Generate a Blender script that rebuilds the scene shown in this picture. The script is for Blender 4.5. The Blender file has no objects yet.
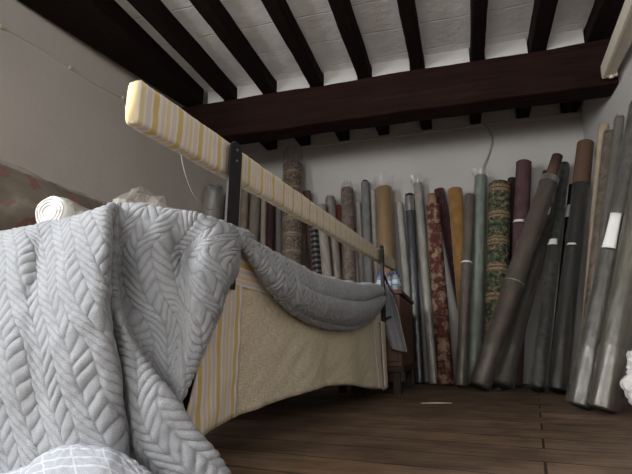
import bpy, bmesh, math, random
from mathutils import Vector, Matrix, noise
random.seed(7)
S = bpy.context.scene
COL = S.collection
PI = math.pi

# ------------------------------------------------------------------ helpers
def lin(c):
    f = lambda v: v/12.92 if v <= .04045 else ((v+.055)/1.055)**2.4
    return (f(c[0]/255), f(c[1]/255), f(c[2]/255), 1)

def tag(o, label=None, cat=None, group=None, kind=None):
    if label: o['label'] = label
    if cat: o['category'] = cat
    if group: o['group'] = group
    if kind: o['kind'] = kind
    return o

def empty(name, loc, rot=None):
    o = bpy.data.objects.new(name, None); COL.objects.link(o)
    o.location = loc; o.empty_display_size = .05
    if rot is not None: o.rotation_euler = rot
    return o

def link(name, bm, mat, parent=None, smooth=True):
    me = bpy.data.meshes.new(name); bm.to_mesh(me); bm.free()
    if smooth:
        for p in me.polygons: p.use_smooth = True
    me.materials.append(mat)
    o = bpy.data.objects.new(name, me); COL.objects.link(o)
    if parent: o.parent = parent
    return o

def bevel(o, w=.004, seg=2):
    m = o.modifiers.new('bevel', 'BEVEL'); m.width = w; m.segments = seg; m.limit_method = 'ANGLE'
    return o

def add_box(bm, x0, x1, y0, y1, z0, z1, M=None):
    vs = [bm.verts.new((x, y, z)) for z in (z0, z1) for y in (y0, y1) for x in (x0, x1)]
    for f in ((0,2,3,1),(4,5,7,6),(0,1,5,4),(2,6,7,3),(0,4,6,2),(1,3,7,5)):
        bm.faces.new([vs[i] for i in f])
    if M:
        for v in vs: v.co = M @ v.co
    return vs

def box(name, x0, x1, y0, y1, z0, z1, mat, parent=None, bv=0):
    bm = bmesh.new(); add_box(bm, x0, x1, y0, y1, z0, z1)
    o = link(name, bm, mat, parent, False)
    if bv: bevel(o, bv)
    return o

def add_tube(bm, pts, r, seg=10, cap=True):
    pts = [Vector(p) for p in pts]; n = len(pts); rings = []
    up = Vector((0, 0, 1)); last = None
    for i, p in enumerate(pts):
        t = (pts[min(i+1, n-1)]-pts[max(i-1, 0)]).normalized()
        a = t.cross(up if abs(t.z) < .9 else Vector((1, 0, 0))).normalized() if last is None else (last-t*last.dot(t)).normalized()
        last = a; b = t.cross(a)
        rr = r[i] if isinstance(r, (list, tuple)) else r
        rings.append([bm.verts.new(p+(a*math.cos(2*PI*k/seg)+b*math.sin(2*PI*k/seg))*rr) for k in range(seg)])
    for i in range(n-1):
        for k in range(seg):
            bm.faces.new((rings[i][k], rings[i][(k+1) % seg], rings[i+1][(k+1) % seg], rings[i+1][k]))
    if cap:
        bm.faces.new(rings[0][::-1]); bm.faces.new(rings[-1])

def tube(name, pts, r, mat, parent=None, seg=10):
    bm = bmesh.new(); add_tube(bm, pts, r, seg); return link(name, bm, mat, parent)

def add_lathe(bm, prof, seg=24, M=None):
    rings = []
    for (r, z) in prof:
        rings.append([bm.verts.new((r*math.cos(2*PI*k/seg), r*math.sin(2*PI*k/seg), z)) for k in range(seg)])
    for i in range(len(rings)-1):
        for k in range(seg):
            bm.faces.new((rings[i][k], rings[i][(k+1) % seg], rings[i+1][(k+1) % seg], rings[i+1][k]))
    bm.faces.new(rings[0][::-1]); bm.faces.new(rings[-1])
    if M:
        for rg in rings:
            for v in rg: v.co = M @ v.co

def cr(p0, p1, p2, p3, t):
    return .5*((2*p1)+(p2-p0)*t+(2*p0-5*p1+4*p2-p3)*t*t+(3*p1-p0-3*p2+p3)*t*t*t)

def spline(P, n):
    out = []
    for i in range(len(P)-1):
        a = P[i-1] if i else P[0]*2-P[1]
        d = P[i+2] if i+2 < len(P) else P[-1]*2-P[-2]
        for k in range(n): out.append(cr(a, P[i], P[i+1], d, k/n))
    out.append(P[-1]); return out

def sheet(G, nu, nv):
    """G[col][row] control points -> dense grid of points, Catmull-Rom both ways."""
    G = [[Vector(p) for p in c] for c in G]
    cols = [spline(c, nv) for c in G]
    rows = [spline([c[j] for c in cols], nu) for j in range(len(cols[0]))]
    return rows        # rows[j][i]

def grid_mesh(bm, rows, uvs=None):
    uvl = bm.loops.layers.uv.verify()
    V = [[bm.verts.new(p) for p in r] for r in rows]
    for j in range(len(V)-1):
        for i in range(len(V[0])-1):
            f = bm.faces.new((V[j][i], V[j][i+1], V[j+1][i+1], V[j+1][i]))
            if uvs:
                for l, (a, b) in zip(f.loops, ((j, i), (j, i+1), (j+1, i+1), (j+1, i))): l[uvl].uv = uvs[a][b]
    return V

def arclen(rows):
    n, m = len(rows), len(rows[0]); uv = [[(0, 0)]*m for _ in range(n)]
    U = [[0]*m for _ in range(n)]; W = [[0]*m for _ in range(n)]
    for j in range(n):
        for i in range(1, m): U[j][i] = U[j][i-1]+(rows[j][i]-rows[j][i-1]).length
    for i in range(m):
        for j in range(1, n): W[j][i] = W[j-1][i]+(rows[j][i]-rows[j-1][i]).length
    return U, W

def normals(rows):
    n, m = len(rows), len(rows[0]); N = []
    for j in range(n):
        r = []
        for i in range(m):
            a = rows[j][min(i+1, m-1)]-rows[j][max(i-1, 0)]
            b = rows[min(j+1, n-1)][i]-rows[max(j-1, 0)][i]
            c = b.cross(a); r.append(c.normalized() if c.length > 1e-9 else Vector((0, -1, 0)))
        N.append(r)
    return N

# ------------------------------------------------------------------ materials
class Mat:
    def __init__(s, name, rough=.8, spec=.3):
        s.m = bpy.data.materials.new(name); s.m.use_nodes = True
        s.nt = s.m.node_tree; s.N = s.nt.nodes; s.L = s.nt.links
        s.b = s.N['Principled BSDF']; s.b.inputs['Roughness'].default_value = rough
        s.b.inputs['Specular IOR Level'].default_value = spec
    def n(s, t, **k):
        x = s.N.new(t)
        for a, v in k.items():
            if a in x.inputs: x.inputs[a].default_value = v
            else: setattr(x, a, v)
        return x
    def l(s, a, b): s.L.new(a, b)
    def coord(s, out='Object', scale=(1, 1, 1), rot=(0, 0, 0), loc=(0, 0, 0)):
        c = s.n('ShaderNodeTexCoord'); mp = s.n('ShaderNodeMapping')
        mp.inputs['Scale'].default_value = scale; mp.inputs['Rotation'].default_value = rot; mp.inputs['Location'].default_value = loc
        s.l(c.outputs[out], mp.inputs[0]); return mp.outputs[0]
    def noise(s, vec, scale, detail=4, rough=.55):
        x = s.n('ShaderNodeTexNoise'); x.inputs['Scale'].default_value = scale
        x.inputs['Detail'].default_value = detail; x.inputs['Roughness'].default_value = rough
        s.l(vec, x.inputs['Vector']); return x.outputs['Fac']
    def ramp(s, fac, stops, interp='LINEAR'):
        x = s.n('ShaderNodeValToRGB'); r = x.color_ramp; r.interpolation = interp
        while len(r.elements) < len(stops): r.elements.new(.5)
        for e, (p, c) in zip(r.elements, stops): e.position = p; e.color = c
        s.l(fac, x.inputs[0]); return x.outputs[0]
    def mix(s, fac, a, b, mode='MIX'):
        x = s.n('ShaderNodeMix', data_type='RGBA', blend_type=mode)
        for k, v in ((0, fac), (6, a), (7, b)):
            if hasattr(v, 'is_linked'): s.l(v, x.inputs[k])
            else: x.inputs[k].default_value = v
        return x.outputs[2]
    def math(s, op, a, b=0):
        x = s.n('ShaderNodeMath', operation=op)
        for k, v in ((0, a), (1, b)):
            if hasattr(v, 'is_linked'): s.l(v, x.inputs[k])
            else: x.inputs[k].default_value = v
        return x.outputs[0]
    def col(s, c):
        if hasattr(c, 'is_linked'): s.l(c, s.b.inputs['Base Color'])
        else: s.b.inputs['Base Color'].default_value = c
        return s
    def bump(s, h, dist=.003, strength=.6):
        x = s.n('ShaderNodeBump'); x.inputs['Strength'].default_value = strength; x.inputs['Distance'].default_value = dist
        s.l(h, x.inputs['Height']); s.l(x.outputs[0], s.b.inputs['Normal']); return s

def G(v): return (v, v, v, 1)

def m_plain(name, c, rough=.8, var=.12, nscale=30, bump=.0015, spec=.3, metal=0):
    m = Mat(name, rough, spec); v = m.coord()
    n = m.noise(v, nscale)
    a = tuple(x*(1-var) for x in c[:3])+(1,); b = tuple(min(1, x*(1+var)) for x in c[:3])+(1,)
    m.col(m.ramp(n, [(.3, a), (.7, b)])); m.bump(n, bump); m.b.inputs['Metallic'].default_value = metal
    return m.m

def m_plaster(name, c, big=.1):
    m = Mat(name, .92, .15); v = m.coord()
    n1 = m.noise(v, 1.3, 5); n2 = m.noise(v, 38, 6)
    a = tuple(x*(1-big) for x in c[:3])+(1,); b = tuple(min(1, x*(1+big*.6)) for x in c[:3])+(1,)
    m.col(m.ramp(n1, [(.3, a), (.7, b)]))
    m.bump(m.math('ADD', m.math('MULTIPLY', n1, 3), m.math('MULTIPLY', n2, .35)), .006, .7)
    return m.m

def m_ceiling():
    m = Mat('limewashed_tile', .92, .15); v = m.coord(rot=(0, 0, 0), loc=(30.0, .03, 0))
    nn = m.n('ShaderNodeTexNoise'); nn.inputs['Scale'].default_value = 5; m.l(v, nn.inputs['Vector'])
    wv = m.mix(.035, v, nn.outputs['Color'])
    b = m.n('ShaderNodeTexBrick', offset=0.0)
    for k, x in (('Scale', 1), ('Mortar Size', .007), ('Mortar Smooth', .6), ('Brick Width', 60.0), ('Row Height', .29)): b.inputs[k].default_value = x
    m.l(wv, b.inputs['Vector'])
    n1 = m.noise(v, 2.5, 6); n2 = m.noise(v, 22, 6, .65)
    base = m.ramp(n1, [(.3, lin((218, 215, 211))), (.7, lin((240, 238, 235)))])
    m.col(m.mix(m.math('MULTIPLY', b.outputs['Fac'], .25), base, lin((214, 209, 204))))
    h = m.math('SUBTRACT', m.math('ADD', m.math('MULTIPLY', n2, .8), m.math('MULTIPLY', n1, 1.4)), m.math('MULTIPLY', b.outputs['Fac'], .9))
    m.bump(h, .014, .6); return m.m

def m_wood(name, c0, c1, axis=(1, 12, 12), rough=.6, bump=.003, scale=3, spec=.3):
    m = Mat(name, rough, spec); v = m.coord(scale=axis)
    n = m.noise(v, scale, 8, .65); n2 = m.noise(m.coord(), 2.0, 3)
    f = m.math('ADD', m.math('MULTIPLY', n, .75), m.math('MULTIPLY', n2, .25))
    m.col(m.ramp(f, [(.3, c0), (.72, c1)])); m.bump(n, bump, .8); return m.m

def m_floor():
    m = Mat('old_floorboards', .72, .2); v = m.coord(rot=(0, 0, math.radians(7)))
    b = m.n('ShaderNodeTexBrick', offset=.37, offset_frequency=2)
    for k, x in (('Scale', 1), ('Mortar Size', .0035), ('Mortar Smooth', .2), ('Brick Width', 3.6), ('Row Height', .17)): b.inputs[k].default_value = x
    b.inputs['Color1'].default_value = G(.0); b.inputs['Color2'].default_value = G(1)
    b.inputs['Mortar'].default_value = G(.4); m.l(v, b.inputs['Vector'])
    v2 = m.coord(rot=(0, 0, math.radians(7)), scale=(1.2, 16, 1)); g = m.noise(v2, 3, 9, .7); n2 = m.noise(v, 6, 5)
    t = m.ramp(b.outputs['Color'], [(0, lin((132, 110, 91))), (.5, lin((144, 121, 101))), (1, lin((162, 134, 108)))])
    gg = m.ramp(g, [(.3, lin((120, 112, 106))), (.7, G(1))])
    c = m.mix(.75, t, gg, 'MULTIPLY')
    st = m.ramp(n2, [(.35, lin((150, 145, 140))), (.65, G(1))])
    c = m.mix(.6, c, st, 'MULTIPLY')
    m.col(m.mix(b.outputs['Fac'], c, lin((52, 42, 34))))
    m.bump(m.math('SUBTRACT', m.math('MULTIPLY', g, .5), b.outputs['Fac']), .005, .7); return m.m

def m_stripe(name, axis='u'):
    """cream cloth with mustard and pale stripes; pattern along the first uv axis, in metres"""
    m = Mat(name, .9, .15); c = m.n('ShaderNodeTexCoord'); sx = m.n('ShaderNodeSeparateXYZ'); m.l(c.outputs['UV'], sx.inputs[0])
    f = m.math('FRACT', m.math('ADD', m.math('MULTIPLY', sx.outputs[0], 1/.082), .45))
    cream, must, pale, pink = lin((226, 218, 208)), lin((210, 186, 122)), lin((220, 203, 158)), lin((214, 203, 196))
    st = [(0, must), (.21, cream), (.33, pink), (.47, cream), (.52, pale), (.67, cream), (.75, pink), (.92, cream)]
    col = m.ramp(f, st, 'CONSTANT')
    w = m.coord('UV', (900, 900, 1)); n = m.noise(w, 1, 2)
    col = m.mix(.25, col, m.ramp(n, [(.3, G(.6)), (.7, G(1))]), 'MULTIPLY')
    m.col(col); m.bump(n, .0008, .5); return m.m

def m_linen():
    m = Mat('beige_linen', .92, .12); v = m.coord('UV', (40, 420, 1)); v2 = m.coord('UV', (420, 40, 1))
    a = m.noise(v, 1, 3); b = m.noise(v2, 1, 3); f = m.math('MULTIPLY', m.math('ADD', a, b), .5)
    m.col(m.ramp(f, [(.38, lin((180, 168, 141))), (.62, lin((225, 215, 192)))])); m.bump(f, .0012, .7); return m.m

def m_blanket():
    m = Mat('grey_matelasse', .95, .1); v = m.coord('UV', (500, 500, 1)); n = m.noise(v, 1, 3)
    n2 = m.noise(m.coord('UV'), 9, 4)
    c = m.ramp(n, [(.3, lin((123, 125, 128))), (.7, lin((164, 166, 169)))])
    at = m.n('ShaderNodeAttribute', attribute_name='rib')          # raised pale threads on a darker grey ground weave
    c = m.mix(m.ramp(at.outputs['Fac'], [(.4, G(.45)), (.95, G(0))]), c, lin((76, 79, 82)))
    m.col(m.mix(.25, c, m.ramp(n2, [(.3, lin((117, 119, 122))), (.7, lin((163, 165, 169)))])))
    m.b.inputs['Sheen Weight'].default_value = .2
    m.bump(n, .0012, .6); return m.m

def m_plastic(name='clear_plastic', c=(216, 211, 203), amount=.11):
    m = Mat(name, .3, .5); v = m.coord(scale=(1, 1, .35)); n = m.noise(v, 20, 4, .55)
    d = m.n('ShaderNodeBsdfDiffuse'); d.inputs[0].default_value = lin(c)
    g = m.n('ShaderNodeBsdfGlossy'); g.inputs['Roughness'].default_value = .33
    g.inputs['Color'].default_value = (.80, .765, .71, 1)
    t = m.n('ShaderNodeBsdfTransparent')
    bp = m.n('ShaderNodeBump'); bp.inputs['Strength'].default_value = .9; bp.inputs['Distance'].default_value = .010; m.l(n, bp.inputs['Height'])
    m.l(bp.outputs[0], g.inputs['Normal']); m.l(bp.outputs[0], d.inputs['Normal'])
    a = m.n('ShaderNodeMixShader'); a.inputs[0].default_value = .78; m.l(d.outputs[0], a.inputs[1]); m.l(g.outputs[0], a.inputs[2])
    lw = m.n('ShaderNodeLayerWeight'); lw.inputs[0].default_value = .35; m.l(bp.outputs[0], lw.inputs['Normal'])
    f = m.math('ADD', m.math('MULTIPLY', lw.outputs['Facing'], .32), amount)
    f = m.math('MULTIPLY', f, m.math('ADD', n, .35))
    b = m.n('ShaderNodeMixShader'); m.l(f, b.inputs[0]); m.l(t.outputs[0], b.inputs[1]); m.l(a.outputs[0], b.inputs[2])
    m.l(b.outputs[0], m.N['Material Output'].inputs[0]); return m.m

def m_cloth(name, style, cs, rough=.85, scale=1.0, sheen=0, dark=.62):
    """fabric on a roll; UV is in metres (around, along)"""
    m = Mat(name, rough, .3); uv = m.coord('UV'); cs = [tuple(x*dark for x in lin(c)[:3])+(1,) for c in cs]
    sx = m.n('ShaderNodeSeparateXYZ'); m.l(uv, sx.inputs[0]); u, v = sx.outputs[0], sx.outputs[1]
    fine = m.noise(m.coord('UV', (300, 300, 1)), 1, 3); mid = m.noise(m.coord('UV', (16, 7, 1)), 1, 5)
    if style == 'plain':
        c = m.ramp(mid, [(.3, tuple(x*.82 for x in cs[0][:3])+(1,)), (.7, cs[-1])])
    elif style == 'bands':
        f = m.math('FRACT', m.math('ADD', m.math('MULTIPLY', v, 1/(.26*scale)), m.math('MULTIPLY', mid, .12)))
        k = len(cs); st = []
        for i, x in enumerate(cs): st += [(i/k, x), ((i+.85)/k, x)]
        c = m.ramp(f, st[:8])
        fl = m.n('ShaderNodeTexVoronoi'); fl.inputs['Scale'].default_value = 60/scale; m.l(uv, fl.inputs['Vector'])
        c = m.mix(m.math('MULTIPLY', m.math('LESS_THAN', fl.outputs['Distance'], .35), .55), c, cs[-1])
    elif style == 'floral':
        a = m.noise(uv, 14/scale, 3, .5); b = m.noise(m.coord('UV', loc=(3, 7, 0)), 34/scale, 3, .6)
        c = m.ramp(a, [(.44, cs[0]), (.50, cs[1])])
        c = m.mix(m.math('GREATER_THAN', b, .56), c, cs[2])
    elif style == 'plaid':
        f = m.math('FRACT', m.math('MULTIPLY', v, 1/(.05*scale))); g = m.math('FRACT', m.math('MULTIPLY', u, 1/(.04*scale)))
        c = m.mix(m.math('GREATER_THAN', f, .55), cs[0], cs[1]); c = m.mix(m.math('MULTIPLY', m.math('GREATER_THAN', g, .6), .6), c, cs[-1])
    elif style == 'dots':
        fl = m.n('ShaderNodeTexVoronoi'); fl.inputs['Scale'].default_value = 34/scale; m.l(uv, fl.inputs['Vector'])
        c = m.mix(m.math('MULTIPLY', m.math('LESS_THAN', fl.outputs['Distance'], .28), .6), cs[0], cs[1])
    elif style == 'tapestry':
        f = m.math('FRACT', m.math('ADD', m.math('MULTIPLY', v, 1/(.27*scale)), m.math('MULTIPLY', mid, .10)))
        a = m.noise(uv, 26/scale, 4, .65); b = m.noise(m.coord('UV', loc=(5, 2, 0)), 70/scale, 3, .6)
        fol = m.ramp(a, [(.38, cs[1]), (.47, cs[0]), (.56, cs[3]), (.62, cs[2])])
        wv_ = m.math('FRACT', m.math('MULTIPLY', v, 1/.034)); tan = m.mix(m.math('GREATER_THAN', wv_, .6), cs[2], cs[3])
        tan = m.mix(m.math('GREATER_THAN', b, .58), tan, cs[1])
        c = m.mix(m.ramp(f, [(.68, G(0)), (.71, G(1)), (.96, G(1)), (.99, G(0))]), fol, tan)
    elif style == 'ribs':
        f = m.n('ShaderNodeTexWave', wave_type='BANDS', bands_direction='Y'); f.inputs['Scale'].default_value = 22/scale; f.inputs['Distortion'].default_value = 3
        m.l(uv, f.inputs['Vector']); c = m.ramp(f.outputs['Fac'], [(.2, cs[0]), (.8, cs[1])])
    wear = m.noise(m.coord('UV', (30, 9, 1), loc=(1, 4, 0)), 1, 6, .7)
    c = m.mix(.5, c, m.ramp(wear, [(.36, G(.55)), (.6, G(1))]), 'MULTIPLY')
    m.col(m.mix(.3, c, m.ramp(fine, [(.3, G(.55)), (.7, G(1))]), 'MULTIPLY'))
    m.bump(m.math('ADD', m.math('MULTIPLY', fine, .2), m.math('MULTIPLY', mid, .8)), .004, .6)
    if sheen: m.b.inputs['Sheen Weight'].default_value = sheen
    return m.m

M_wall = m_plaster('whitewashed_plaster', lin((180, 176, 172)))
M_wall_left = m_plaster('grey_plaster', lin((198, 191, 183)), .06)
M_ceil_infill = m_plaster('limewash_infill', lin((192, 189, 185)), .05)
M_ceil = m_ceiling(); M_floor = m_floor()
M_beam = m_wood('dark_oak_beam', lin((22, 13, 11)), lin((44, 28, 25)), (1, 14, 14), .8, .003, 3, .06)
M_joist = m_wood('dark_oak_joist', lin((18, 13, 11)), lin((34, 24, 21)), (14, 1, 14), .8, .003, 3, .06)
M_rail = m_stripe('striped_ticking'); M_skirt_s = m_stripe('striped_cloth')
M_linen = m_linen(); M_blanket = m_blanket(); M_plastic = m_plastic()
M_plastic_d = m_plastic('dull_plastic', (190, 188, 182), .12)
M_haze = m_plastic('cloudy_plastic', (228, 228, 226), .55)
M_iron = m_plain('black_iron', lin((12, 11, 11)), .6, .3, 40, .0006, .5)
M_steel = m_plain('dull_screw', lin((120, 116, 110)), .4, .1, 90, .0003, .5, .8)
M_card = m_plain('cardboard', lin((142, 112, 88)), .85, .12, 60)
M_paper = m_plain('white_paper', lin((226, 224, 220)), .85, .05, 60, .0006)
M_cabinet = m_wood('reddish_wood', lin((66, 41, 29)), lin((108, 68, 45)), (10, 10, 1), .45, .001)
M_darkwood = m_wood('dark_bed_wood', lin((38, 27, 20)), lin((66, 48, 36)), (10, 1, 10))
M_white = m_plain('white_wrap', lin((232, 231, 228)), .6, .05, 14, .006)
M_fix = m_plain('cream_enamel', lin((206, 196, 178)), .5, .05, 20, .0004, .5)
M_cord = m_plain('grey_cord', lin((150, 146, 140)), .7)
M_void = m_plain('dark_bore', lin((30, 26, 23)), .95)
DRAPE = [
  [(-1.451,1.2,0.508),(-1.451,1.057,0.52),(-1.451,0.98,0.528),(-1.344,0.9,0.412),(-1.24,0.84,0.283),(-1.153,0.8,0.175),(-1.098,0.78,0.079),(-1.003,0.76,-0.02)] ,
  [(-1.23,1.17,0.528),(-1.23,1.027,0.54),(-1.23,0.95,0.548),(-1.139,0.88,0.451),(-1.062,0.83,0.337),(-0.99,0.8,0.219),(-0.931,0.79,0.123),(-0.858,0.77,0.005)] ,
  [(-1.057,1.15,0.541),(-1.057,1.007,0.553),(-1.057,0.93,0.561),(-0.975,0.86,0.476),(-0.918,0.81,0.354),(-0.866,0.78,0.25),(-0.833,0.78,0.138),(-0.766,0.76,0.015)] ,
  [(-0.974,1.145,0.55),(-0.974,1.002,0.562),(-0.974,0.925,0.57),(-0.924,0.872,0.463),(-0.866,0.815,0.347),(-0.813,0.785,0.25),(-0.785,0.785,0.139),(-0.723,0.765,0.02)] ,
  [(-0.866,1.12,0.552),(-0.866,0.977,0.564),(-0.866,0.9,0.572),(-0.804,0.83,0.472),(-0.759,0.79,0.348),(-0.73,0.77,0.251),(-0.71,0.77,0.143),(-0.669,0.76,0.03)] ,
  [(-0.78,1.1,0.554),(-0.78,0.957,0.566),(-0.78,0.88,0.574),(-0.722,0.82,0.476),(-0.686,0.79,0.346),(-0.652,0.78,0.251),(-0.626,0.78,0.145),(-0.589,0.77,0.041)] ,
  [(-0.76,1.105,0.561),(-0.76,0.962,0.573),(-0.76,0.885,0.581),(-0.716,0.835,0.468),(-0.687,0.815,0.343),(-0.651,0.81,0.245),(-0.629,0.815,0.141),(-0.599,0.81,0.031)] ,
  [(-0.767,1.1,0.56),(-0.767,0.97,0.588),(-0.767,0.9,0.584),(-0.762,0.89,0.47),(-0.733,0.87,0.34),(-0.69,0.86,0.236),(-0.663,0.86,0.125),(-0.627,0.85,0.012)] ,
  [(-0.767,1.11,0.56),(-0.767,0.98,0.591),(-0.767,0.91,0.587),(-0.763,0.905,0.465),(-0.735,0.88,0.355),(-0.631,0.83,0.237),(-0.57,0.81,0.126),(-0.527,0.82,0.018)] ,
  [(-0.763,1.115,0.56),(-0.763,0.985,0.592),(-0.763,0.915,0.588),(-0.751,0.9,0.464),(-0.707,0.865,0.353),(-0.605,0.825,0.245),(-0.511,0.82,0.15),(-0.423,0.84,0.043)] ,
  [(-0.761,1.12,0.56),(-0.761,0.99,0.593),(-0.761,0.92,0.589),(-0.759,0.92,0.468),(-0.735,0.91,0.351),(-0.635,0.87,0.236),(-0.547,0.865,0.138),(-0.456,0.87,0.031)] ,
  [(-0.722,1.12,0.56),(-0.722,0.99,0.59),(-0.722,0.92,0.586),(-0.736,0.93,0.487),(-0.714,0.93,0.359),(-0.645,0.905,0.256),(-0.572,0.88,0.159),(-0.526,0.875,0.092)] ,
  [(-0.66,1.13,0.56),(-0.66,1.0,0.577),(-0.66,0.93,0.573),(-0.648,0.925,0.481),(-0.644,0.925,0.368),(-0.605,0.905,0.27),(-0.553,0.878,0.168),(-0.539,0.875,0.119)] ,
  [(-0.605,1.15,0.56),(-0.605,1.02,0.569),(-0.605,0.95,0.565),(-0.628,0.985,0.463),(-0.591,0.93,0.367),(-0.569,0.905,0.27),(-0.547,0.875,0.174),(-0.54,0.872,0.137)] ,
  [(-0.551,1.08,0.56),(-0.551,1.015,0.543),(-0.551,0.98,0.554),(-0.547,0.95,0.469),(-0.547,0.93,0.37),(-0.548,0.91,0.27),(-0.543,0.872,0.174),(-0.537,0.87,0.141)] ,
  [(-0.527,1.12,0.56),(-0.527,1.055,0.539),(-0.527,1.02,0.55),(-0.51,1.0,0.469),(-0.522,0.965,0.368),(-0.532,0.93,0.277),(-0.541,0.875,0.174),(-0.536,0.872,0.141)] ,
  [(-0.532,1.175,0.56),(-0.532,1.11,0.534),(-0.532,1.075,0.545),(-0.526,1.07,0.465),(-0.531,1.01,0.366),(-0.533,0.95,0.271),(-0.539,0.88,0.17),(-0.536,0.876,0.139)] ,
]
HEM = [
  [(-0.887,0.77,0.008),(-0.887,0.74,0.028),(-0.821,0.7,0.01),(-0.777,0.68,-0.026)] ,
  [(-0.769,0.77,0.029),(-0.769,0.74,0.049),(-0.724,0.69,0.02),(-0.695,0.66,-0.012)] ,
  [(-0.728,0.765,0.055),(-0.728,0.735,0.075),(-0.676,0.68,0.041),(-0.646,0.65,-0.004)] ,
  [(-0.671,0.76,0.072),(-0.671,0.73,0.092),(-0.619,0.675,0.054),(-0.586,0.645,0.003)] ,
  [(-0.604,0.765,0.075),(-0.604,0.735,0.095),(-0.552,0.68,0.058),(-0.524,0.65,0.007)] ,
  [(-0.56,0.775,0.06),(-0.56,0.745,0.08),(-0.513,0.69,0.048),(-0.486,0.66,0.008)] ,
  [(-0.516,0.785,0.039),(-0.516,0.755,0.059),(-0.475,0.7,0.037),(-0.451,0.67,0.008)] ,
  [(-0.495,0.8,0.013),(-0.495,0.77,0.033),(-0.454,0.71,0.023),(-0.432,0.68,0.0)] ,
]
SWAG = [
  [(-0.685,1.121,0.545),(-0.605,1.121,0.56),(-0.532,1.075,0.548),(-0.527,1.068,0.539),(-0.527,1.07,0.533),(-0.527,1.072,0.526),(-0.536,1.092,0.526),(-0.541,1.101,0.529)] ,
  [(-0.682,1.178,0.545),(-0.602,1.178,0.555),(-0.529,1.13,0.543),(-0.521,1.115,0.527),(-0.519,1.116,0.516),(-0.52,1.123,0.503),(-0.531,1.149,0.5),(-0.538,1.163,0.504)] ,
  [(-0.678,1.245,0.545),(-0.598,1.245,0.552),(-0.526,1.195,0.54),(-0.51,1.166,0.512),(-0.507,1.163,0.491),(-0.51,1.178,0.469),(-0.524,1.216,0.458),(-0.534,1.238,0.465)] ,
  [(-0.673,1.363,0.545),(-0.593,1.363,0.546),(-0.52,1.308,0.534),(-0.496,1.251,0.493),(-0.489,1.239,0.461),(-0.495,1.261,0.43),(-0.514,1.313,0.413),(-0.528,1.349,0.422)] ,
  [(-0.664,1.527,0.538),(-0.584,1.527,0.538),(-0.512,1.465,0.527),(-0.481,1.385,0.474),(-0.472,1.366,0.434),(-0.481,1.4,0.393),(-0.502,1.469,0.369),(-0.52,1.519,0.379)] ,
  [(-0.654,1.739,0.534),(-0.574,1.739,0.534),(-0.502,1.668,0.523),(-0.471,1.589,0.466),(-0.462,1.581,0.423),(-0.469,1.635,0.376),(-0.489,1.727,0.346),(-0.506,1.783,0.356)] ,
  [(-0.638,2.054,0.545),(-0.558,2.054,0.552),(-0.487,1.97,0.54),(-0.456,1.892,0.482),(-0.446,1.898,0.436),(-0.451,1.984,0.387),(-0.47,2.111,0.354),(-0.486,2.176,0.366)] ,
  [(-0.62,2.405,0.545),(-0.54,2.405,0.582),(-0.47,2.306,0.569),(-0.44,2.212,0.514),(-0.429,2.215,0.472),(-0.435,2.311,0.43),(-0.452,2.455,0.404),(-0.469,2.532,0.416)] ,
  [(-0.604,2.725,0.545),(-0.524,2.725,0.622),(-0.454,2.613,0.607),(-0.433,2.529,0.564),(-0.426,2.529,0.532),(-0.429,2.601,0.501),(-0.443,2.724,0.485),(-0.455,2.791,0.496)] ,
  [(-0.594,2.914,0.545),(-0.514,2.914,0.627),(-0.445,2.795,0.612),(-0.431,2.731,0.586),(-0.428,2.73,0.567),(-0.429,2.771,0.549),(-0.441,2.863,0.543),(-0.449,2.914,0.551)] ,
]

# ------------------------------------------------------------------ the room
def st(o): o['kind'] = 'structure'; return o
st(box('floor', -2.75, 1.35, -3.4, 4.5, -.06, 0, M_floor))
st(box('ceiling', -2.75, 1.35, -3.4, 4.5, 2.43, 2.52, M_ceil))
st(box('wall_back', -2.75, 1.35, 4.3, 4.42, 0, 2.43, M_wall))
st(box('wall_right', 1.09, 1.22, -3.3, 4.3, 0, 2.43, M_wall))
bm = bmesh.new()
SY0, SY1, SZ0, SZ1 = -1.0, .35, .9, 2.1                  # side window, behind the camera on the left
add_box(bm, -2.66, -2.46, -3.3, SY0, 0, 2.43); add_box(bm, -2.66, -2.46, SY1, 1.6, 0, 2.43)
add_box(bm, -2.66, -2.46, SY0, SY1, 0, SZ0); add_box(bm, -2.66, -2.46, SY0, SY1, SZ1, 2.43)
vs = add_box(bm, -2.66, -2.46, 1.6, 4.3, 0, 2.43)
for v in vs:
    if v.co.y > 4 and v.co.x > -2.5: v.co.x = -2.245
st(link('wall_left', bm, M_wall_left, None, False))
WX0, WX1, WZ0, WZ1 = -1.5, .6, .35, 1.95                # the window behind the camera
bm = bmesh.new()
add_box(bm, -2.66, WX0, -3.35, -3.2, 0, 2.43); add_box(bm, WX1, 1.22, -3.35, -3.2, 0, 2.43)
add_box(bm, WX0, WX1, -3.35, -3.2, 0, WZ0); add_box(bm, WX0, WX1, -3.35, -3.2, WZ1, 2.43)
st(link('wall_front', bm, M_wall, None, False))
bm = bmesh.new()
for x in (WX0, (WX0+WX1)/2-.03, WX1-.06): add_box(bm, x, x+.06, -3.31, -3.25, WZ0, WZ1)
add_box(bm, WX0, WX1, -3.31, -3.25, WZ0, WZ0+.06); add_box(bm, WX0, WX1, -3.31, -3.25, WZ1-.06, WZ1)
st(link('window_1', bm, M_fix, None, False))
bm = bmesh.new()
for y in (SY0, (SY0+SY1)/2-.03, SY1-.06): add_box(bm, -2.62, -2.56, y, y+.06, SZ0, SZ1)
add_box(bm, -2.62, -2.56, SY0, SY1, SZ0, SZ0+.06); add_box(bm, -2.62, -2.56, SY0, SY1, SZ1-.06, SZ1)
st(link('window_2', bm, M_fix, None, False))
# plaster ledge along the top of the back wall
t = box('trim_1', -2.25, 1.09, 4.284, 4.3, 2.235, 2.262, M_wall, None, .006); st(t)

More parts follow.
